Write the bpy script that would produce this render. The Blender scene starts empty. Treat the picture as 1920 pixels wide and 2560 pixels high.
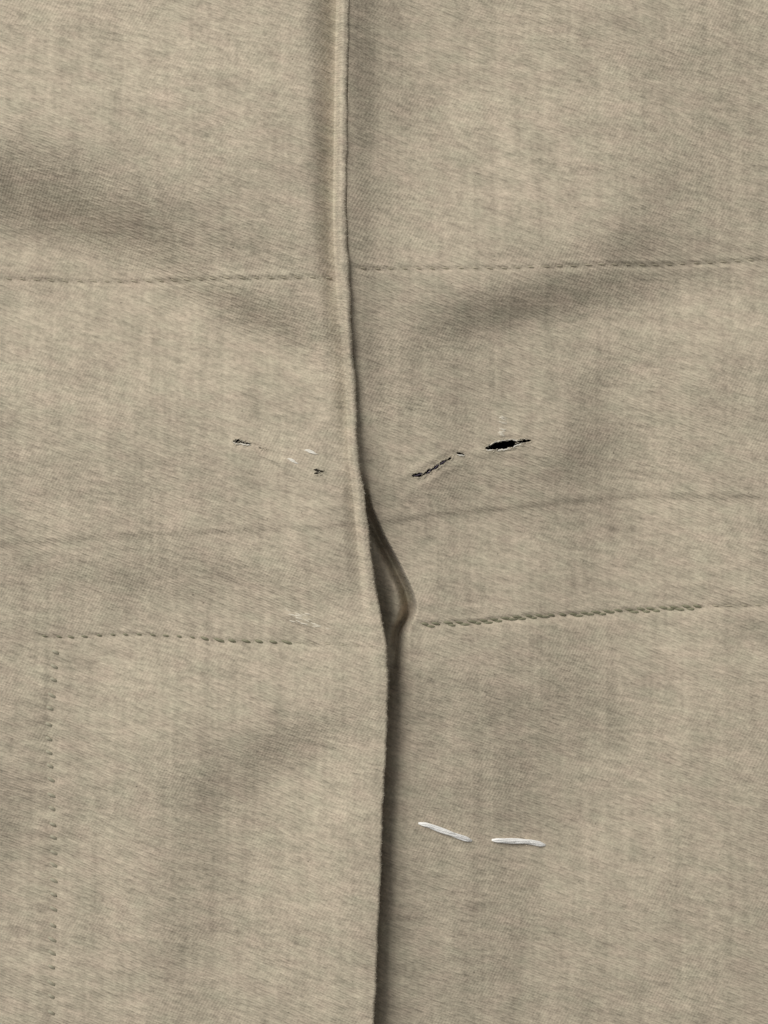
import bpy, math, random
import numpy as np

# ------------------------------------------------------------------ scale
# One stitch of the machine-sewn rows is about 2.5 mm long, which puts the
# 1920 px wide photograph at about 137 mm of cloth.
K = 0.137 / 1920.0                      # metres per photograph pixel on the cloth
def X(px): return (np.asarray(px, dtype=float) - 960.0) * K
def Y(py): return (1280.0 - np.asarray(py, dtype=float)) * K
MM = 0.001 / K                          # pixels per millimetre

scene = bpy.context.scene
col = scene.collection

# ------------------------------------------------------------------ camera
CAM_H = 0.30
cam_d = bpy.data.cameras.new('camera')
cam = bpy.data.objects.new('camera', cam_d)
col.objects.link(cam)
cam.location = (0, 0, CAM_H)
cam.rotation_euler = (0, 0, 0)
cam_d.sensor_fit = 'VERTICAL'
cam_d.sensor_height = 24.0
cam_d.lens = 24.0 * CAM_H / (2560 * K)
cam_d.clip_start = 0.01
cam_d.clip_end = 20.0
cam_d.dof.use_dof = True
cam_d.dof.focus_distance = CAM_H - 0.0025
cam_d.dof.aperture_fstop = 5.6
scene.camera = cam

# ------------------------------------------------------------------ light
world = bpy.data.worlds.new('World')
scene.world = world
world.use_nodes = True
bg = world.node_tree.nodes['Background']
bg.inputs['Color'].default_value = (1.0, 0.98, 0.945, 1)
bg.inputs['Strength'].default_value = 0.26

LIGHT_AZ = np.array([-0.68, 0.73])      # the lamp stands up and to the left of the cloth
LIGHT_AZ = LIGHT_AZ / np.linalg.norm(LIGHT_AZ)
LIGHT_EL = math.radians(38)
LIGHT_DIST = 1.7
ld = bpy.data.lights.new('window_light', 'AREA')
ld.shape = 'DISK'
ld.size = 1.15
ld.energy = 34.0
ld.color = (1.0, 0.965, 0.90)
lo = bpy.data.objects.new('window_light', ld)
col.objects.link(lo)
lo.location = (LIGHT_AZ[0]*math.cos(LIGHT_EL)*LIGHT_DIST,
               LIGHT_AZ[1]*math.cos(LIGHT_EL)*LIGHT_DIST,
               math.sin(LIGHT_EL)*LIGHT_DIST)
from mathutils import Vector
lo.rotation_euler = (-Vector(lo.location)).to_track_quat('-Z', 'Y').to_euler()

vs = scene.view_settings
vs.view_transform = 'Standard'
vs.look = 'None'
vs.gamma = 1.0
vs.exposure = 0.0
vs.use_curve_mapping = False
scene.render.resolution_x = 768
scene.render.resolution_y = 1024

rng = np.random.default_rng(7)
random.seed(7)

# ================================================================== materials
def new_mat(name):
    m = bpy.data.materials.new(name)
    m.use_nodes = True
    nt = m.node_tree
    return m, nt, nt.nodes['Principled BSDF']

class NT:
    """small helper for wiring shader nodes"""
    def __init__(self, nt): self.nt = nt
    def node(self, t, **kw):
        n = self.nt.nodes.new(t)
        for k, v in kw.items(): setattr(n, k, v)
        return n
    def link(self, a, b): self.nt.links.new(a, b)
    def math(self, op, a, b=None, c=None, clamp=False):
        n = self.node('ShaderNodeMath', operation=op, use_clamp=clamp)
        for i, v in enumerate((a, b, c)):
            if v is None: continue
            if isinstance(v, (int, float)): n.inputs[i].default_value = v
            else: self.link(v, n.inputs[i])
        return n.outputs[0]
    def noise(self, vec, rot, sx, sy, detail=2.0, rough=0.55, off=0.0):
        """noise stretched to features sx by sy photograph pixels, turned by rot degrees"""
        r = self.node('ShaderNodeMapping', vector_type='POINT')
        r.inputs['Rotation'].default_value = (0, 0, math.radians(-rot))
        self.link(vec, r.inputs['Vector'])
        s = self.node('ShaderNodeMapping', vector_type='POINT')
        s.inputs['Location'].default_value = (off, off*0.7, off*0.3)
        s.inputs['Scale'].default_value = (1/(K*sx), 1/(K*sy), 1/(K*max(sx, sy)))
        self.link(r.outputs[0], s.inputs['Vector'])
        n = self.node('ShaderNodeTexNoise')
        n.inputs['Scale'].default_value = 1.0
        n.inputs['Detail'].default_value = detail
        n.inputs['Roughness'].default_value = rough
        self.link(s.outputs[0], n.inputs['Vector'])
        return n.outputs['Fac']
    def lines(self, vec, rot, period, wobble):
        r = self.node('ShaderNodeMapping', vector_type='POINT')
        r.inputs['Rotation'].default_value = (0, 0, math.radians(-rot))
        r.inputs['Scale'].default_value = (1, 1, 1)
        self.link(vec, r.inputs['Vector'])
        sep = self.node('ShaderNodeSeparateXYZ')
        self.link(r.outputs[0], sep.inputs[0])
        ph = self.math('MULTIPLY', sep.outputs[1], 2*math.pi/(K*period))
        ph = self.math('ADD', ph, self.math('MULTIPLY', wobble, 9.0))
        return self.math('SINE', ph)

def fabric_material():
    m, nt, bsdf = new_mat('khaki_twill')
    h = NT(nt)
    tc = h.node('ShaderNodeTexCoord')
    v = tc.outputs['Object']
    # yarn streaks run down to the right at about 18 degrees
    s_f = h.noise(v, -20, 30, 6.5, 3, 0.62, 3.1)
    s_m = h.noise(v, -18, 62, 19, 3, 0.6, 11.7)
    s_b = h.noise(v, -12, 150, 60, 2, 0.5, 21.3)
    warp = h.noise(v, 88, 260, 34, 2, 0.5, 5.9)        # faint vertical bands of uneven warp yarn
    warp2 = h.noise(v, 90, 330, 13, 1, 0.5, 15.2)      # single thicker warp yarns
    weft2 = h.noise(v, -8, 260, 11, 1, 0.5, 25.8)
    blot = h.noise(v, 0, 120, 105, 3, 0.55, 31.0)
    grain = h.noise(v, -25, 13.0, 8.0, 2, 0.7, 47.0)
    wob = h.noise(v, 10, 150, 150, 1, 0.5, 71.0)
    patch = h.noise(v, 0, 230, 170, 2, 0.5, 91.0)
    tw = h.lines(v, -22, 6.2, wob)
    tw2 = h.lines(v, 63, 7.4, wob)
    pm = h.math('MULTIPLY', h.math('SUBTRACT', patch, 0.38), 4.0, clamp=True)
    pm2 = h.math('SUBTRACT', 1.0, pm, clamp=True)
    twsum = h.math('ADD', h.math('MULTIPLY', tw, h.math('MULTIPLY_ADD', pm, 0.6, 0.4)),
                   h.math('MULTIPLY', tw2, h.math('MULTIPLY', pm2, 0.55)))
    def cen(s, a): return h.math('MULTIPLY', h.math('SUBTRACT', s, 0.5), a)
    tot = cen(s_f, 0.72)
    for s, a in ((s_m, 0.46), (s_b, 0.24), (warp, 0.28), (blot, 0.30), (grain, 0.72), (warp2, 0.26), (weft2, 0.24)):
        tot = h.math('ADD', tot, cen(s, a))
    tot = h.math('ADD', tot, h.math('MULTIPLY', twsum, 0.045))
    # pale fibre tips, their white glints put into the colour, and a few dark specks
    tip_glint = h.noise(v, -20, 15, 4.5, 1, 0.5, 133.0)
    tip_glint_m = h.math('MULTIPLY', h.math('SUBTRACT', tip_glint, 0.70), 4.0, clamp=True)
    tot = h.math('ADD', tot, h.math('MULTIPLY', tip_glint_m, 0.45))
    spk = h.noise(v, 30, 8, 6, 0, 0.5, 171.0)
    spm = h.math('MULTIPLY', h.math('SUBTRACT', spk, 0.845), 14.0, clamp=True)
    tot = h.math('SUBTRACT', tot, h.math('MULTIPLY', spm, 0.5))
    fac = h.math('ADD', tot, 1.0)
    # base colour with slight pink / green drift between yarns
    hue = h.noise(v, -10, 75, 40, 3, 0.6, 201.0)
    mix = h.node('ShaderNodeMix', data_type='RGBA')
    h.link(h.math('MULTIPLY_ADD', h.math('SUBTRACT', hue, 0.5), 2.2, 0.5, clamp=True), mix.inputs[0])
    mix.inputs[6].default_value = (0.422, 0.386, 0.297, 1)
    mix.inputs[7].default_value = (0.460, 0.390, 0.309, 1)
    vm = h.node('ShaderNodeVectorMath', operation='SCALE')
    h.link(mix.outputs[2], vm.inputs[0])
    h.link(fac, vm.inputs['Scale'])
    h.link(vm.outputs[0], bsdf.inputs['Base Color'])
    bsdf.inputs['Roughness'].default_value = 0.85
    bsdf.inputs['Specular IOR Level'].default_value = 0.25
    bsdf.inputs['Sheen Weight'].default_value = 0.08
    bsdf.inputs['Sheen Roughness'].default_value = 0.5
    # fine relief of the weave
    rel = h.math('ADD', h.math('MULTIPLY', twsum, 0.19), cen(s_f, 2.2))
    rel = h.math('ADD', rel, cen(s_m, 1.4))
    rel = h.math('ADD', rel, cen(grain, 1.0))
    b = h.node('ShaderNodeBump')
    b.inputs['Strength'].default_value = 0.8
    b.inputs['Distance'].default_value = 0.00012
    h.link(rel, b.inputs['Height'])
    h.link(b.outputs[0], bsdf.inputs['Normal'])
    return m

def thread_material(name, c1, c2, rough=0.7, sheen=0.1, period=7.0):
    m, nt, bsdf = new_mat(name)
    h = NT(nt)
    tc = h.node('ShaderNodeTexCoord')
    n = h.noise(tc.outputs['Object'], 25, 14, period*0.6, 2, 0.6, 7.0)
    mix = h.node('ShaderNodeMix', data_type='RGBA')
    h.link(h.math('MULTIPLY_ADD', h.math('SUBTRACT', n, 0.5), 2.5, 0.5, clamp=True), mix.inputs[0])
    mix.inputs[6].default_value = (*c1, 1)
    mix.inputs[7].default_value = (*c2, 1)
    h.link(mix.outputs[2], bsdf.inputs['Base Color'])
    bsdf.inputs['Roughness'].default_value = rough
    bsdf.inputs['Sheen Weight'].default_value = sheen
    b = h.node('ShaderNodeBump')
    b.inputs['Strength'].default_value = 0.4
    b.inputs['Distance'].default_value = 0.0001
    h.link(n, b.inputs['Height'])
    h.link(b.outputs[0], bsdf.inputs['Normal'])
    return m

M_FAB = fabric_material()
M_KHAKI = thread_material('khaki_thread', (0.33, 0.295, 0.215), (0.42, 0.375, 0.28))
M_OLIVE = thread_material('olive_thread', (0.15, 0.145, 0.092), (0.235, 0.225, 0.15))
M_WHITE = thread_material('white_thread', (0.80, 0.80, 0.79), (0.93, 0.93, 0.92), 0.45, 0.3)
M_CREAM = thread_material('cream_thread', (0.60, 0.57, 0.50), (0.78, 0.76, 0.70))
M_PALE = thread_material('pale_worn_cotton', (0.52, 0.475, 0.39), (0.64, 0.60, 0.51))
M_FRAY = thread_material('frayed_cotton', (0.48, 0.435, 0.345), (0.64, 0.59, 0.48))
M_PURPLE = thread_material('dark_purple_thread', (0.030, 0.022, 0.040), (0.07, 0.052, 0.085))
M_BACKING = thread_material('dark_backing', (0.010, 0.010, 0.013), (0.016, 0.015, 0.02), 0.95, 0.0)

# ================================================================== relief of the cloth
def smoothed(ys, vals, sg=22.0):
    """piecewise curve in photograph rows, softened a little"""
    yy = np.arange(-1600, 4200, 4.0)
    v = np.interp(yy, ys, vals)
    k = np.exp(-0.5*(np.arange(-14, 15)*4.0/sg)**2); k /= k.sum()
    v = np.convolve(np.pad(v, 14, mode='edge'), k, mode='valid')
    return lambda y: np.interp(y, yy, v)

# right-hand outline of the left panel (the lapped edge)
EDGE = smoothed([-1600, 0, 200, 370, 540, 640, 740, 900, 980, 1060, 1150, 1220, 1300, 1400, 1500, 1600, 1700, 1918, 2128, 2361, 2560, 4200],
                [905, 874, 871, 869, 868, 871, 877, 884, 890, 893, 898, 909, 918, 931, 946, 965, 972, 962, 953, 944, 933, 890])
RIDGE_W = smoothed([0, 740, 900, 1050, 1150, 1300, 1420, 1550], [32, 33, 23, 24, 26, 28, 34, 44])
RIDGE_A = smoothed([0, 740, 900, 1150, 1300, 1450, 1560], np.array([2.3, 2.2, 1.7, 1.2, 1.1, 0.6, 0.1])*MM)
GROOVE_D = smoothed([0, 560, 740, 900, 1040, 1080, 1170, 1240, 1400, 1500, 1580],
                    np.array([2.6, 2.4, 1.6, 1.1, 1.0, 0.25, 0.3, 0.7, 0.7, 0.4, 0.0])*MM)
GROOVE_L = smoothed([0, 560, 900, 1400], [86, 74, 52, 46])
LIFT = smoothed([0, 1000, 1250, 1500, 1750, 2560], np.array([1.9, 1.7, 2.3, 3.4, 4.2, 4.7])*MM)     # left panel above the right one at the lap
R_RAMP = smoothed([0, 700, 1050, 1250, 1500, 1800, 2560], np.array([1.9, 1.8, 1.5, 1.2, 0.6, 1.4, 1.7])*MM)
R_RAMPL = smoothed([0, 900, 1300, 1700, 2560], [92, 88, 95, 120, 130])
R_SIDE = smoothed([0, 700, 1050, 1300, 1500, 1700, 2560], np.array([1.7, 1.5, 1.3, 0.6, 0.0, 1.0, 1.3])*MM)
R_SIDEL = smoothed([0, 900, 1300, 1700, 2560], [84, 80, 90, 150, 160])
R_LOW = smoothed([0, 700, 1050, 1250], np.array([1.05, 1.0, 1.0, 0.6])*MM)
R_DIP = smoothed([0, 600, 900, 1300, 1600, 2560], np.array([0.3, 0.3, 0.5, 0.9, 2.4, 3.0])*MM)
R_DIPL = smoothed([0, 900, 1300, 2560], [30, 26, 26, 48])
# gap that opens at the top of the vent
GAP_X = smoothed([1180, 1260, 1340, 1410, 1480, 1515, 1545, 1580, 1650, 1800, 2560],
                 [918, 924, 958, 996, 1029, 1038, 1029, 1008, 1002, 1002, 985], 9.0)
GAP_D = smoothed([1200, 1270, 1340, 1420, 1500, 1545, 1600, 1800, 2100, 2560],
                 np.array([0, 1.3, 2.1, 2.3, 2.3, 2.3, 2.0, 0.6, 0.0, 0.0])*MM)
GAP_S = smoothed([1200, 1300, 1500, 1560, 1700, 2000, 2560], [7, 9, 9, 12, 40, 50, 50])

def smoothstep(a): a = np.clip(a, 0, 1); return a*a*(3-2*a)
# ---- broad folds: written as slopes toward or away from the lamp and integrated to heights
GX0, GX1, GY0, GY1, GS = -1500, 3420, -1500, 4060, 10
gx = np.arange(GX0, GX1, GS); gy = np.arange(GY0, GY1, GS)
GXX, GYY = np.meshgrid(gx, gy)
slope = np.zeros_like(GXX, dtype=float)
def blob(cx, cy, sx, sy, ang, amp):
    a = math.radians(ang)
    dx, dy = GXX - cx, GYY - cy
    u = dx*math.cos(a) + dy*math.sin(a)
    w = -dx*math.sin(a) + dy*math.cos(a)
    global slope
    slope = slope + 2.4*amp*np.exp(-0.5*((u/sx)**2 + (w/sy)**2))
# (centre, half lengths, turn clockwise in the picture, slope)
for b in [
    (90, 490, 270, 105, 12, -0.22), (420, 590, 230, 50, 12, -0.12), (60, 640, 130, 34, 5, 0.12),
    (660, 800, 120, 44, 22, -0.20), (560, 735, 150, 30, 15, -0.06),
    (300, 880, 260, 120, 8, 0.08), (330, 140, 330, 110, 5, 0.07),
    (1250, 775, 150, 42, -12, -0.20), (1520, 715, 220, 42, -12, -0.13), (1560, 620, 110, 40, -10, -0.10),
    (1330, 370, 230, 190, -20, 0.08), (1700, 430, 90, 170, 0, -0.08), (1600, 120, 160, 60, 20, -0.07),
    (1790, 800, 160, 100, 0, 0.10), (1470, 1090, 75, 170, 4, -0.15), (1300, 1200, 230, 70, -8, -0.11), (1120, 1000, 120, 120, 0, -0.05),
    (1700, 1150, 160, 160, 0, 0.05), (1180, 930, 170, 110, 0, -0.05), (1470, 1370, 110, 90, 0, -0.05),
    (430, 1440, 330, 60, 4, -0.10), (260, 1230, 200, 80, 0, -0.05), (760, 1250, 70, 120, 0, 0.05),
    (745, 1845, 110, 46, -26, -0.19), (560, 1940, 120, 80, -30, -0.08), (480, 2250, 75, 230, 4, -0.09),
    (800, 2050, 80, 330, 0, 0.08), (330, 1750, 130, 130, 0, 0.05), (300, 2250, 70, 250, 3, 0.06),
    (30, 2050, 60, 90, 0, -0.09), (60, 2400, 80, 100, 0, 0.05), (1330, 1830, 100, 180, 5, -0.11), (1480, 1750, 70, 100, 0, -0.07),
    (1500, 2200, 250, 120, -6, 0.04), (1250, 2330, 90, 150, 0, -0.07), (1750, 1800, 120, 300, 0, 0.05),
    (700, 450, 60, 220, 0, -0.05), (960, 350, 70, 330, 0, -0.08), (1120, 900, 190, 200, 0, -0.07),
    (1120, 1260, 190, 90, -6, -0.06), (1150, 2250, 130, 350, 0, -0.05), (1120, 1750, 110, 120, 0, -0.05)]:
    blob(*b)
# light travels along (sx, sy) in picture axes (x right, y down)
lx, ly = -LIGHT_AZ[0], LIGHT_AZ[1]
kx = 2*np.pi*np.fft.fftfreq(gx.size, GS)[None, :]
ky = 2*np.pi*np.fft.fftfreq(gy.size, GS)[:, None]
ks = 1j*(kx*lx + ky*ly)
kk = kx**2 + ky**2
reg = 0.02*kk + (2*np.pi/2600.0)**2
HF = np.fft.fft2(slope)*np.conj(ks)/(np.abs(ks)**2 + reg)
BROAD = np.real(np.fft.ifft2(HF))
# slight random ripple so that no area is perfectly flat
rip = rng.normal(size=GXX.shape)
RF = np.fft.fft2(rip)
filt = np.exp(-0.5*(kk*(55.0**2))) + 0.25*np.exp(-0.5*(kk*(24.0**2)))
RIP = np.real(np.fft.ifft2(RF*filt)); RIP *= 1.3/RIP.std()
BROAD = BROAD + RIP

def bilinear(F, px, py):
    fx = np.clip((px - GX0)/GS, 0, gx.size - 1.001)
    fy = np.clip((py - GY0)/GS, 0, gy.size - 1.001)
    i = fx.astype(int); j = fy.astype(int)
    a = fx - i; b = fy - j
    a = a*a*(3-2*a)*0.35 + a*0.65; b = b*b*(3-2*b)*0.35 + b*0.65
    return (F[j, i]*(1-a)*(1-b) + F[j, i+1]*a*(1-b) + F[j+1, i]*(1-a)*b + F[j+1, i+1]*a*b)

# ---- sewn rows -----------------------------------------------------------
def along(pts, pitch, jit=0.0):
    """points every pitch pixels on a polyline, with direction"""
    pts = np.array(pts, float)
    seg = np.hypot(*np.diff(pts, axis=0).T); cum = np.concatenate([[0], np.cumsum(seg)])
    s = np.arange(pitch*0.5, cum[-1], pitch)
    s = s + rng.uniform(-jit, jit, s.size)
    x = np.interp(s, cum, pts[:, 0]); y = np.interp(s, cum, pts[:, 1])
    x2 = np.interp(s+4, cum, pts[:, 0]); y2 = np.interp(s+4, cum, pts[:, 1])
    x1 = np.interp(s-4, cum, pts[:, 0]); y1 = np.interp(s-4, cum, pts[:, 1])
    return [(a, b, math.degrees(math.atan2(d, c))) for a, b, c, d in zip(x, y, x2-x1, y2-y1)]

ROW_UP_L = [(-40, 690), (150, 695), (400, 696), (620, 699), (822, 700)]
ROW_UP_R = [(888, 677), (1131, 675), (1256, 674), (1381, 668), (1507, 660), (1632, 659), (1758, 653), (1960, 643)]
ROW_LO_L = [(92, 1590), (180, 1594), (260, 1588), (357, 1586), (482, 1593), (550, 1600), (724, 1604)]
ROW_LO_L2 = [(735, 1604), (945, 1611)]
ROW_LO_R = [(1046, 1560), (1191, 1553), (1307, 1541), (1423, 1538), (1539, 1530), (1654, 1524), (1768, 1517)]
ROW_LO_R2 = [(1780, 1517), (1960, 1513)]
ROW_V = [(138, 1612), (131, 1720), (121, 1800), (122, 1886), (128, 1960), (131, 2106), (131, 2290), (128, 2440), (130, 2600)]
CREASE_L = [(-200, 1372), (0, 1362), (266, 1342), (480, 1332), (694, 1321), (895, 1312)]
CREASE_R = [(955, 1306), (1111, 1284), (1307, 1267), (1481, 1250), (1620, 1238), (1920, 1244), (2100, 1246)]

st_up_l = along(ROW_UP_L, 35, 2); st_up_r = along(ROW_UP_R, 35, 2)
st_lo_l = along(ROW_LO_L, 34, 2); st_lo_l2 = along(ROW_LO_L2, 36, 2)
st_lo_r = along(ROW_LO_R, 29, 2); st_lo_r2 = along(ROW_LO_R2, 35, 2)
st_v = along(ROW_V, 36, 3)

def dist_line(px, py, pts):
    best = np.full(px.shape, 1e9)
    side = np.zeros(px.shape)
    for (x0, y0), (x1, y1) in zip(pts[:-1], pts[1:]):
        dx, dy = x1-x0, y1-y0
        L2 = dx*dx + dy*dy
        t = np.clip(((px-x0)*dx + (py-y0)*dy)/L2, 0, 1)
        ex, ey = px-(x0+t*dx), py-(y0+t*dy)
        d = np.hypot(ex, ey)
        s = (dx*ey - dy*ex)/math.sqrt(L2)
        m = d < best
        best = np.where(m, d, best); side = np.where(m, s, side)
    return best, side

class Marks:
    """small local relief: pits and lips, (x, y, half length, half width, turn, height)"""
    def __init__(self): self.l = []
    def add(self, *a): self.l.append(a)
    def apply(self, px, py, z):
        for cx, cy, sx, sy, ang, amp in self.l:
            r = 3.2*max(sx, sy)
            w = np.where((np.abs(px-cx) < r) & (np.abs(py-cy) < r))
            if w[0].size == 0: continue
            a = math.radians(ang)
            dx, dy = px[w]-cx, py[w]-cy
            u = dx*math.cos(a)+dy*math.sin(a); v = -dx*math.sin(a)+dy*math.cos(a)
            z[w] += amp*np.exp(-0.5*((u/sx)**2+(v/sy)**2))
        return z
marks = Marks()
for rows, pit, lip in ((st_up_l, 3.4, 2.4), (st_up_r, 3.2, 1.8), (st_lo_l, 3.0, 1.6), (st_lo_l2, 2.0, 1.2),
                       (st_lo_r, 4.5, 2.0), (st_lo_r2, 3.5, 1.5)):
    for x, y, a in rows:
        q = rng.uniform(0.5, 1.25)
        marks.add(x+2, y+3, 13, 3.6, a+17, -pit*q)
        marks.add(x-2, y-6, 13, 4.0, a+17, lip*q)
for x, y, a in st_v:
    q = rng.uniform(0.2, 1.3)
    marks.add(x+3, y, 16, 8, 24, -5.0*q)
    marks.add(x-18, y-9+rng.uniform(-4, 4), 24, 5, 26, 2.4*q)
    marks.add(x+26, y+9+rng.uniform(-4, 4), 22, 5, 22, 1.8*q)
    marks.add(x-26, y+8+rng.uniform(-4, 4), 20, 5, 24, -1.5*q)
# puckers and creases near the vent top
for m in ((735, 1541, 16, 6, 20, 3.0), (762, 1550, 16, 6, 22, 3.2), (790, 1545, 14, 5, 20, 2.0), (775, 1562, 16, 5, 20, 2.0), (715, 1535, 12, 5, 18, 2.0),
          (790, 1436, 16, 5, 30, -4), (640, 1455, 60, 9, 10, -1.2), (600, 1480, 70, 8, 12, 0.8), (560, 1450, 50, 7, 12, -0.8),
          (665, 1126, 45, 5, 20, -2.5), (660, 1140, 45, 7, 20, 2.0),
          (1249, 1065, 10, 24, 0, 1.5), (1247, 1088, 40, 7, -10, 2.0), (1250, 1133, 60, 6, 3, 2.0),
          (1095, 1190, 60, 7, -30, 2.0), (1075, 1152, 60, 7, -30, 2.2)):
    marks.add(*m)

def fine(px, py):
    z = bilinear(BROAD, px, py)
    # edges of the layers underneath, showing through
    for pts, a in ((CREASE_L, 2.9), (CREASE_R, 3.4)):
        d, s = dist_line(px, py, pts)
        over = np.sqrt(np.maximum(d*d - s*s, 0))
        z = z + a*np.exp(-np.abs(s)/34.0)*np.tanh(-s/10.0)*np.exp(-(over/25.0)**2)
    for pts, a, w in ((ROW_UP_L, 0.4, 8), (ROW_UP_R, 0.7, 8), (ROW_LO_L, 2.0, 13), (ROW_LO_L2, 1.2, 10), (ROW_LO_R, 2.8, 15), (ROW_LO_R2, 1.6, 10), (ROW_V, 1.4, 13)):
        d, s = dist_line(px, py, pts)
        z = z - a*np.exp(-0.5*(d/w)**2)
    return marks.apply(px, py, z)

def z_left(px, py, f=None):
    """height in pixels of the left panel's face"""
    e = EDGE(py); t = np.maximum(e - px, 0.0)
    w = RIDGE_W(py)
    z = fine(px, py) if f is None else f
    z = z + LIFT(py)*np.exp(-(t/420.0)**2)
    z = z - GROOVE_D(py)*(1 - smoothstep((t-w*0.9)/GROOVE_L(py)))**1.3
    q = t/w
    z = z + RIDGE_A(py)*((1 - smoothstep((q-0.50)/0.55)) + 0.22*np.exp(-((q-0.35)/0.3)**2))
    # the open flap rolls over slightly at its edge
    return z

def smoothstep(a): a = np.clip(a, 0, 1); return a*a*(3-2*a)
def z_right(px, py, f=None):
    e = EDGE(py); d = px - e
    z = fine(px, py) if f is None else f
    z = z - R_DIP(py)*np.exp(-np.maximum(d, 0)/R_DIPL(py)) + R_RAMP(py)*np.exp(-np.maximum(d, 0)/R_RAMPL(py)) + R_SIDE(py)*(1 - smoothstep((d + 24)/(R_SIDEL(py) + 24)))
    gs = GAP_S(py)
    g = 1 - smoothstep((px - GAP_X(py) + gs)/(2*gs))
    z = z - GAP_D(py)*(g + 1.7*np.exp(-0.5*((px - GAP_X(py) + 19)/8.0)**2)*(1 - smoothstep((py - 1570)/150.0)))
    # the inner layer shows as a low rise on the floor of the gap
    z = z + 0.8*MM*np.exp(-0.5*(((px-990)/13)**2 + ((py-1490)/48)**2))
    return z - 0.35*MM - R_LOW(py)*np.exp(-np.maximum(d, 0)/420.0)

# ================================================================== holes worn through the cloth
class Hole:
    def __init__(self, x, y, ha, hb, ang, power=0.8, ph=0.0):
        self.x, self.y, self.ha, self.hb, self.a, self.p, self.ph = x, y, ha, hb, math.radians(ang), power, ph
    def local(self, px, py):
        dx, dy = px-self.x, py-self.y
        c, s = math.cos(self.a), math.sin(self.a)
        return dx*c + dy*s, -dx*s + dy*c
    def world(self, u, v):
        c, s = math.cos(self.a), math.sin(self.a)
        return self.x + u*c - v*s, self.y + u*s + v*c
    def B(self, u):
        q = np.clip(1-(u/self.ha)**2, 0, 1)**self.p
        n = 1 + 0.15*np.sin(u*0.30+self.ph) + 0.10*np.sin(u*0.8+2*self.ph)
        return self.hb*q*n
HOLES_R = [Hole(1260, 1112, 48, 10.5, -10, 0.75, 1.0), Hole(1310, 1102, 21, 4.2, -6, 0.7, 2.0),
           Hole(1046, 1187, 18, 5.2, -8, 0.7, 0.3), Hole(1072, 1178, 16, 4.6, -34, 0.7, 1.3),
           Hole(1091, 1167, 12, 3.8, -36, 0.7, 2.2), Hole(1107, 1156, 13, 4.2, -30, 0.7, 3.0), Hole(1124, 1147, 7, 2.2, -30, 0.7, 0.8),
           Hole(1152, 1134, 11, 2.8, 14, 0.7, 4.0)]
HOLES_L = [Hole(597, 1105, 14, 5.0, 8, 0.7, 0.9), Hole(616, 1109, 14, 2.8, 12, 0.7, 2.5),
           Hole(798, 1178, 14, 3.0, 14, 0.7, 3.3), Hole(795, 1184, 9, 2.6, -6, 0.7, 0.2), Hole(654, 1121, 12, 1.3, 18, 0.7, 1.5)]

def cut(px, py, holes, step):
    """snap vertices to the hole outlines; returns a mask of vertices inside"""
    inside = np.zeros(px.shape, bool)
    for hl in holes:
        w = np.where((np.abs(px-hl.x) < hl.ha+8) & (np.abs(py-hl.y) < hl.ha+8))
        u, v = hl.local(px[w], py[w])
        B = hl.B(u)
        ok = np.abs(u) < hl.ha
        near = ok & (np.abs(np.abs(v)-B) < step*0.6)
        v2 = np.where(near, np.where(v >= 0, 1, -1)*B, v)
        nx, ny = hl.world(u, v2)
        px[w] = nx; py[w] = ny
        inside[w] |= ok & (np.abs(v2) <= B+1e-6)
    return inside

def axis(lo, hi, dens):
    """grid positions whose local spacing follows dens(x), in pixels"""
    xs = np.linspace(lo, hi, 40000)
    c = np.cumsum(1.0/dens(xs))*(xs[1]-xs[0]); c = (c-c[0])
    n = int(c[-1])
    return np.interp(np.linspace(0, c[-1], n+1), c, xs)

def grid_mesh(name, px, py, pz, dead=None, mat=None, parent=None):
    r, c = px.shape
    co = np.stack([X(px), Y(py), pz*K], -1).reshape(-1, 3)
    idx = np.arange(r*c).reshape(r, c)
    q = np.stack([idx[:-1, :-1], idx[1:, :-1], idx[1:, 1:], idx[:-1, 1:]], -1).reshape(-1, 4)
    if dead is not None:
        q = q[~dead.reshape(-1)[q].all(1)]
    me = bpy.data.meshes.new(name)
    me.vertices.add(co.shape[0]); me.vertices.foreach_set('co', co.astype(np.float32).ravel())
    me.loops.add(q.size); me.loops.foreach_set('vertex_index', q.astype(np.int32).ravel())
    me.polygons.add(q.shape[0])
    me.polygons.foreach_set('loop_start', np.arange(0, q.size, 4, dtype=np.int32))
    me.polygons.foreach_set('loop_total', np.full(q.shape[0], 4, np.int32))
    me.polygons.foreach_set('use_smooth', np.ones(q.shape[0], bool))
    me.update(calc_edges=True); me.validate()
    me.materials.append(mat)
    o = bpy.data.objects.new(name, me); col.objects.link(o)
    if parent: o.parent = parent
    return o

# ================================================================== the garment
garment = bpy.data.objects.new('khaki_garment', None)
col.objects.link(garment)
garment['label'] = 'khaki twill cotton garment with lapped seam, worn holes and white basting stitches'
garment['category'] = 'garment'

def row_density(y):
    d = np.where((y > -60) & (y < 2620), 3.2, 30.0)
    d = np.where((y > 1085) & (y < 1200), 1.3, d)
    return d
ROWS = axis(-1400, 3960, row_density)

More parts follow.
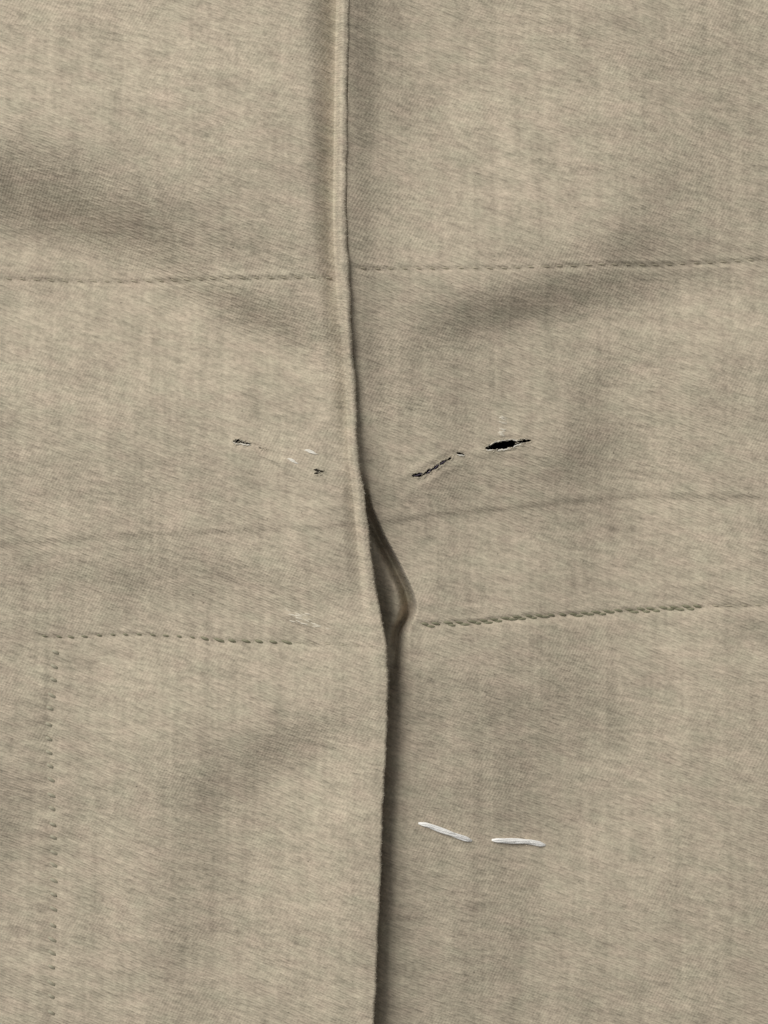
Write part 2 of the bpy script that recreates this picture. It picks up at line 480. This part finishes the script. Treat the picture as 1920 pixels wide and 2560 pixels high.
# ---- left panel: face, rolled edge and the turned-under allowance -------
TH = smoothed([0, 740, 900, 1300, 1600, 2560], np.array([0.65, 0.65, 0.55, 0.5, 0.45, 0.45])*MM)(ROWS)[:, None]
def t_density(t):
    d = np.where(t < 1000, 3.2, 30.0)
    d = np.where(t < 110, 1.6, d)
    d = np.where((t > 255) & (t < 325), 1.4, d)
    d = np.where((t > 85) & (t < 120), 1.2, d)
    return d
T = axis(0, 2300, t_density)
pyL = np.repeat(ROWS[:, None], T.size, 1)
edge_noise = 1.1*np.sin(ROWS*0.021) + 0.8*np.sin(ROWS*0.067+1) + 0.7*np.convolve(rng.normal(size=ROWS.size), np.ones(3)/3, 'same')
E = EDGE(ROWS) + edge_noise - TH[:, 0]
pxL = E[:, None] - T[None, :]
dead = cut(pxL, pyL, HOLES_L, 1.3)
pzL = z_left(pxL, pyL)
# rolled edge: half circle down, then back underneath
zt = pzL[:, :1]; NB = 9
th = np.linspace(math.pi/2, -math.pi/2, NB)[1:]
rr = TH
roll_x = E[:, None] + rr*np.cos(th)[None, :]
roll_z = zt - rr + rr*np.sin(th)[None, :]
und = np.array([4, 10, 20, 40, 70, 110, 160.0])
und_x = E[:, None] - und[None, :]
und_z = np.minimum(zt, z_left(und_x, np.repeat(ROWS[:, None], und.size, 1))) - 2*rr - und[None, :]*0.02
pxA = np.concatenate([und_x[:, ::-1], roll_x[:, ::-1], pxL], 1)
pzA = np.concatenate([und_z[:, ::-1], roll_z[:, ::-1], pzL], 1)
pyA = np.repeat(ROWS[:, None], pxA.shape[1], 1)
pyA[:, -T.size:] = pyL
deadA = np.zeros(pxA.shape, bool); deadA[:, -T.size:] = dead
left = grid_mesh('left_panel', pxA[:, ::-1], pyA[:, ::-1], pzA[:, ::-1], deadA[:, ::-1], M_FAB, garment)

# ---- right panel ---------------------------------------------------------
def d_density(d):
    s = np.where(d < 1010, 3.2, 30.0)
    s = np.where(d < 130, 1.7, s)
    s = np.where((d > 130) & (d < 275), 1.5, s)
    s = np.where((d > 300) & (d < 445), 1.7, s)
    return s
D = axis(-170, 2300, d_density)
pyR = np.repeat(ROWS[:, None], D.size, 1)
pxR = EDGE(ROWS)[:, None] + D[None, :]
deadR = cut(pxR, pyR, HOLES_R, 1.4)
pzR = z_right(pxR, pyR)
# the fold on the right of the gap hangs over a little
gs_ = GAP_S(pyR); g_ = 1 - smoothstep((pxR - GAP_X(pyR) + gs_)/(2*gs_))
pxR = pxR + GAP_D(pyR)/(3.2*MM)*10*g_*np.exp(-np.maximum(GAP_X(pyR)-gs_-pxR, 0)/22.0)*(pyR < 1750)
# under the lap the right panel keeps below the turned-under allowance
zl_edge = z_left(EDGE(ROWS), ROWS)[:, None] - 2*TH
under = smoothstep((-D[None, :]+2)/14.0)
nd = int((D < 16).sum())
cap = z_left(pxR[:, :nd], pyR[:, :nd]) - 2*TH - 0.6*MM
pzR[:, :nd] = np.minimum(pzR[:, :nd], np.minimum(cap, zl_edge - 0.25*MM))*under[:, :nd] + pzR[:, :nd]*(1-under[:, :nd])
right = grid_mesh('right_panel', pxR, pyR, pzR, deadR, M_FAB, garment)

# ---- dark backing sheet set below the cloth, seen through the holes ---------------------------
lx_ = np.linspace(-1300, 3200, 40); ly_ = np.linspace(-1350, 3900, 40)
LXX, LYY = np.meshgrid(lx_, ly_)
back_sheet = grid_mesh('hole_backing', LXX, LYY, np.full(LXX.shape, -11.0*MM) + 2*np.sin(LXX*0.01), None, M_BACKING, garment)
back_sheet['label'] = 'dark backing sheet seen through the holes'

# ================================================================== threads
def tube(path, radii, sides=6):
    path = np.array(path, float); n = len(path)
    vs_, fs = [], []
    for i in range(n):
        a = path[max(i-1, 0)]; b = path[min(i+1, n-1)]
        d = Vector(b-a).normalized()
        up = Vector((0, 0, 1)) if abs(d.z) < 0.95 else Vector((1, 0, 0))
        s = d.cross(up).normalized(); t = s.cross(d)
        for k in range(sides):
            ang = 2*math.pi*k/sides
            p = Vector(path[i]) + (s*math.cos(ang) + t*math.sin(ang))*radii[i]
            vs_.append(tuple(p))
    for i in range(n-1):
        for k in range(sides):
            fs.append((i*sides+k, i*sides+(k+1) % sides, (i+1)*sides+(k+1) % sides, (i+1)*sides+k))
    fs.append(tuple(range(sides))[::-1]); fs.append(tuple((n-1)*sides+k for k in range(sides)))
    return vs_, fs

def mesh_from(name, parts, mat, smooth=True):
    V, F = [], []
    for v, f in parts:
        o = len(V); V += v; F += [tuple(i+o for i in q) for q in f]
    me = bpy.data.meshes.new(name)
    me.from_pydata(V, [], F); me.update()
    if smooth: me.polygons.foreach_set('use_smooth', [True]*len(me.polygons))
    me.materials.append(mat)
    return me

def add(name, me, parent, loc=(0, 0, 0), rot=(0, 0, 0), label=None):
    o = bpy.data.objects.new(name, me); col.objects.link(o)
    o.parent = parent; o.location = loc; o.rotation_euler = rot
    if label: o['label'] = label
    return o

def stitch_mesh(name, length, rad, bow, mat):
    n = 5
    s = np.linspace(-1, 1, n)
    path = [(x*length/2*K, 0, (bow*(1-x*x) - bow*0.6)*K) for x in s]
    rd = [rad*K*q for q in (0.55, 0.95, 1.05, 0.95, 0.55)]
    return mesh_from(name, [tube(path, rd, 5)], mat)

def sew(rows, meshes, parent, zf, slant, sink, keep=1.0):
    for x, y, a in rows:
        if rng.random() > keep: continue
        z = float(zf(np.array([x]), np.array([y]))[0])
        add('stitch', meshes[int(rng.integers(len(meshes)))], parent,
            (float(X(x)), float(Y(y)), (z-sink)*K), (0, 0, -math.radians(a+slant+rng.uniform(-4, 4))))

S_KH = [stitch_mesh('khaki_stitch', L, 2.1, 2.6, M_KHAKI) for L in (22, 25, 28)]
S_OL = [stitch_mesh('olive_stitch', L, 4.3, 3.5, M_OLIVE) for L in (26, 31, 36)]
M_DRAB = thread_material('drab_thread', (0.27, 0.252, 0.185), (0.36, 0.335, 0.255))
S_DRAB = [stitch_mesh('drab_stitch', L, 5.0, 3.0, M_DRAB) for L in (24, 30)]
S_OLV = [stitch_mesh('olive_stitch_thin', L, 2.9, 3.0, M_OLIVE) for L in (18, 22)]
sew(st_up_l, S_KH, left, z_left, 15, 1.0)
sew(st_up_r, S_KH, right, z_right, 12, 1.0)
sew([q for q in st_lo_l if q[0] > 500], S_OL, left, z_left, 14, 1.4)
sew([q for q in st_lo_l if q[0] <= 500], S_OLV, left, z_left, 12, 1.2)
sew(st_lo_l2, S_KH, left, z_left, 10, 2.2)
sew(st_lo_r, S_OL, right, z_right, 16, 2.0)
sew([(x+14+rng.uniform(-4, 4), y+5+rng.uniform(-2, 2), a) for x, y, a in st_lo_r], S_OL, right, z_right, 8, 2.4, 0.85)
sew(st_lo_r2, S_KH, right, z_right, 6, 1.2)
sew([(x, y, 90) for x, y, a in st_v], S_DRAB, left, z_left, -62, 1.6, 0.95)

# ---- white basting stitches ----------------------------------------------
def basting(pts, rad, label, seed):
    r_ = np.random.default_rng(seed)
    pts = np.array(pts, float)
    n = 22
    s = np.linspace(0, 1, n)
    cum = np.concatenate([[0], np.cumsum(np.hypot(*np.diff(pts, axis=0).T))]); cum /= cum[-1]
    x = np.interp(s, cum, pts[:, 0]); y = np.interp(s, cum, pts[:, 1])
    for _ in range(2):
        x[1:-1] = (x[:-2]+2*x[1:-1]+x[2:])/4; y[1:-1] = (y[:-2]+2*y[1:-1]+y[2:])/4
    z = z_right(x, y)
    arch = rad*0.35 + 2.0*np.sin(np.pi*s)**0.7 - 9*np.exp(-s/0.035) - 9*np.exp(-(1-s)/0.035)
    parts = []
    env = np.clip(np.minimum(s, 1-s)/0.13, 0.25, 1)
    for k in range(13):                                  # a soft, barely twisted bundle of filaments
        ph = 2*math.pi*k/13*(5 if k else 1) + s*2*math.pi*0.45
        off = rad*(0.0 if k == 0 else 0.35 if k < 5 else 0.62)*env*(1+0.15*np.sin(s*9+k*1.7))
        tx, ty = np.gradient(x), np.gradient(y); L = np.hypot(tx, ty); nx, ny = -ty/L, tx/L
        path = np.stack([X(x+nx*np.cos(ph)*off), Y(y+ny*np.cos(ph)*off), (z+arch+0.4*np.sin(ph)*off)*K], -1)
        parts.append(tube(path, rad*0.26*(0.5+0.5*env)*K, 6))
    for k in range(7):                                   # a few stray fibres
        i = int(r_.integers(1, n-4)); m = 4
        ox, oy = r_.uniform(-9, 9), r_.uniform(-7, 7)
        u = np.linspace(0, 1, m)
        px = x[i]+(x[i+3]-x[i])*u*1.3+ox*u**2; py = y[i]+(y[i+3]-y[i])*u*1.3+oy*u**2
        parts.append(tube(np.stack([X(px), Y(py), (z[i]+arch[i]+rad*0.3+u)*K], -1), np.full(m, 0.45*K), 4))
    return add('basting_stitch', mesh_from('basting_stitch', parts, M_WHITE), right, label=label)
basting([(1041, 2055), (1069, 2060), (1112, 2078), (1147, 2091), (1185, 2105)], 7.3,
        'slanting white basting stitch beside the lapped edge', 1)
basting([(1226, 2103), (1270, 2106), (1330, 2111), (1372, 2122)], 7.5,
        'nearly level white basting stitch beyond the slanting one', 2)

def wisp(pts, rad, parent, zf, label, name='white_thread_end'):
    pts = np.array(pts, float); n = 9
    s = np.linspace(0, 1, n); cum = np.linspace(0, 1, len(pts))
    x = np.interp(s, cum, pts[:, 0]); y = np.interp(s, cum, pts[:, 1])
    z = zf(x, y) - rad*0.1 + 0.8*np.sin(np.pi*s)
    parts = []
    for k in range(4):
        o = (k-1.5)*rad*0.55
        env = np.clip(np.minimum(s, 1-s)/0.3, 0.12, 1)
        parts.append(tube(np.stack([X(x+k*1.5), Y(y+o*env), (z+0.4*k % 2)*K], -1), rad*0.42*env*K, 5))
    return add(name, mesh_from(name, parts, M_CREAM), parent, label=label)
wisp([(760, 1127), (776, 1130), (794, 1137)], 4.2, left, z_left, 'short white thread end near the lapped edge')
wisp([(718, 1148), (732, 1153), (746, 1160)], 4.2, left, z_left, 'short white thread end above the small round hole')

# ---- frayed fibres round the holes ---------------------------------------
def fray(hl, parent, zf, n, lmin, lmax, rad=0.8, inward=0.75, lower_bias=0.5, mat=None):
    parts = []
    for i in range(n):
        u = rng.uniform(-1, 1)*hl.ha*0.98
        sgn = 1 if rng.random() < lower_bias else -1      # +1: lower lip
        b = float(hl.B(np.array([u]))[0])*sgn
        L = rng.uniform(lmin, lmax)
        inn = -sgn*L*rng.uniform(0.15, 0.6) if rng.random() < inward else sgn*L*rng.uniform(0.1, 0.35)
        run = L*rng.uniform(0.3, 1.0)*rng.choice([-1, 1])
        m = 5; q = np.linspace(0, 1, m)
        uu = u + run*q; vv = b + sgn*2.0 + (inn-sgn*1.0)*q**1.3
        x, y = hl.world(uu, vv)
        zz = zf(x, y) + 0.6 + rng.uniform(0.0, 3.2)*np.sin(np.pi*q*0.8)
        parts.append(tube(np.stack([X(x), Y(y), zz*K], -1), rad*K*np.linspace(1, 0.45, m)*rng.uniform(0.6, 1.2), 4))
    o = add('frayed_fibres', mesh_from('frayed_fibres', parts, mat or M_FRAY), parent)
    o['kind'] = 'stuff'
    return o
def lip(hl, parent, zf, side, u0, u1, rad, mat, wob=0.0, ph=0.0):
    m = 10; u = np.linspace(u0, u1, m)*hl.ha
    v = hl.B(u)*side + side*rad*0.6 + wob*np.sin(np.linspace(0, 7, m)+ph)
    x, y = hl.world(u, v)
    z = zf(x, y) + rad*0.4
    rd = rad*K*np.clip(np.minimum(np.linspace(0, 1, m), np.linspace(1, 0, m))/0.25, 0.2, 1)
    return tube(np.stack([X(x), Y(y), z*K], -1), rd, 6)

H = HOLES_R
fray(H[0], right, z_right, 80, 8, 20, 0.8, 0.1)
fray(H[1], right, z_right, 18, 5, 12, 0.8, 0.4)
for hl in H[2:]: fray(hl, right, z_right, 12, 6, 14, 0.8, 0.12, 0.4)
add('torn_edge', mesh_from('torn_edge', [lip(H[0], right, z_right, 1, -0.95, -0.55, 1.5, M_FRAY, 0.4), lip(H[0], right, z_right, 1, -0.45, 0.3, 2.0, M_FRAY, 0.6),
    lip(H[0], right, z_right, 1, 0.35, 1.0, 1.5, M_FRAY, 0.8, 2), lip(H[0], right, z_right, -1, -0.9, 0.2, 1.5, M_FRAY, 0.9, 1),
    lip(H[0], right, z_right, -1, 0.1, 0.95, 1.5, M_FRAY, 0.8, 3)], M_CREAM), right, label='pale torn rim of the largest hole')
add('torn_edge', mesh_from('torn_edge', [lip(H[7], right, z_right, 1, -0.7, 1.15, 1.8, M_FRAY, 0.3)], M_CREAM), right)
# purple remnants of a removed stitch line
pp = []
for (x0, y0, x1, y1) in ((1034, 1189, 1058, 1185), (1066, 1184, 1082, 1171), (1085, 1172, 1098, 1161), (1098, 1160, 1117, 1152)):
    q = np.linspace(0, 1, 6); x = x0+(x1-x0)*q; y = y0+(y1-y0)*q+1.2*np.sin(q*6)
    pp.append(tube(np.stack([X(x), Y(y), (z_right(x, y)-1.2+0.8*np.sin(q*3.1))*K], -1), 1.7*K*np.array([.4, .9, 1, 1, .9, .4]), 6))
add('thread_remnant', mesh_from('thread_remnant', pp, M_PURPLE), right, label='dark purple thread remnants in the slanting slit')
H = HOLES_L
for hl, n in zip(H, (26, 16, 12, 8, 6)): fray(hl, left, z_left, n, 5, 12, 0.8, 0.35)
add('torn_edge', mesh_from('torn_edge', [lip(H[0], left, z_left, 1, -0.9, 1.0, 1.5, M_FRAY, 0.4), lip(H[1], left, z_left, 1, -0.9, 1.0, 2.2, M_FRAY, 0.4)], M_CREAM), left)
# fluff pulled up above the largest hole
fl = []
for k in range(16):
    x0 = rng.normal(1249, 5); y0 = rng.uniform(1036, 1092); L = rng.uniform(12, 22); a = rng.uniform(0.1, 0.6)
    q = np.linspace(0, 1, 5); x = x0+L*q*math.cos(a); y = y0+L*q*math.sin(a)
    fl.append(tube(np.stack([X(x), Y(y), (z_right(x, y)-1.0+0.5*np.sin(q*3))*K], -1), 2.0*K*np.array([.4, .9, 1, .8, .3]), 5))
o = add('pulled_fluff', mesh_from('pulled_fluff', fl, M_PALE), right); o['kind'] = 'stuff'

# pale worn fibres on the pucker above the lower left row
def fibres(name, n, cx, cy, sx, sy, ang, lmin, lmax, rad, parent, zf, mat):
    ps = []
    ca, sa = math.cos(math.radians(ang)), math.sin(math.radians(ang))
    for k in range(n):
        u, v = rng.normal()*sx, rng.normal()*sy
        x0, y0 = cx+u*ca-v*sa, cy+u*sa+v*ca
        L = rng.uniform(lmin, lmax); a = math.radians(ang+rng.uniform(-14, 14))
        q = np.linspace(-0.5, 0.5, 5); x = x0+L*q*math.cos(a); y = y0+L*q*math.sin(a)
        ps.append(tube(np.stack([X(x), Y(y), (zf(x, y)-rad*0.55+0.4*np.cos(q*3))*K], -1), rad*K*np.array([.3, .8, 1, .8, .3])*rng.uniform(0.7, 1.2), 4))
    o = add(name, mesh_from(name, ps, mat), parent); o['kind'] = 'stuff'
    return o
fibres('worn_fibres', 22, 750, 1544, 32, 8, 16, 16, 30, 2.4, left, z_left, M_PALE)

# fuzz standing off the lapped edge
fz = []
for k in range(1500):
    y0 = rng.uniform(-40, 2600); L = rng.uniform(5, 15); a = rng.uniform(-0.5, 0.9)
    i = int(np.searchsorted(ROWS, y0)); i = min(max(i, 0), ROWS.size-1)
    x0 = E[i] + TH[i, 0]*rng.uniform(0.2, 0.9); z0 = pzL[i, 0] - TH[i, 0]*rng.uniform(0.0, 0.9)
    q = np.linspace(0, 1, 4)
    x = x0 - 3 + L*0.6*q*math.cos(a); y = y0 + L*q*math.sin(a); z = z0 + rng.uniform(-2, 2)*q
    fz.append(tube(np.stack([X(x), Y(y), z*K], -1), 0.55*K*np.array([1, .9, .7, .4]), 3))
o = add('edge_fuzz', mesh_from('edge_fuzz', fz, M_FRAY), left); o['kind'] = 'stuff'
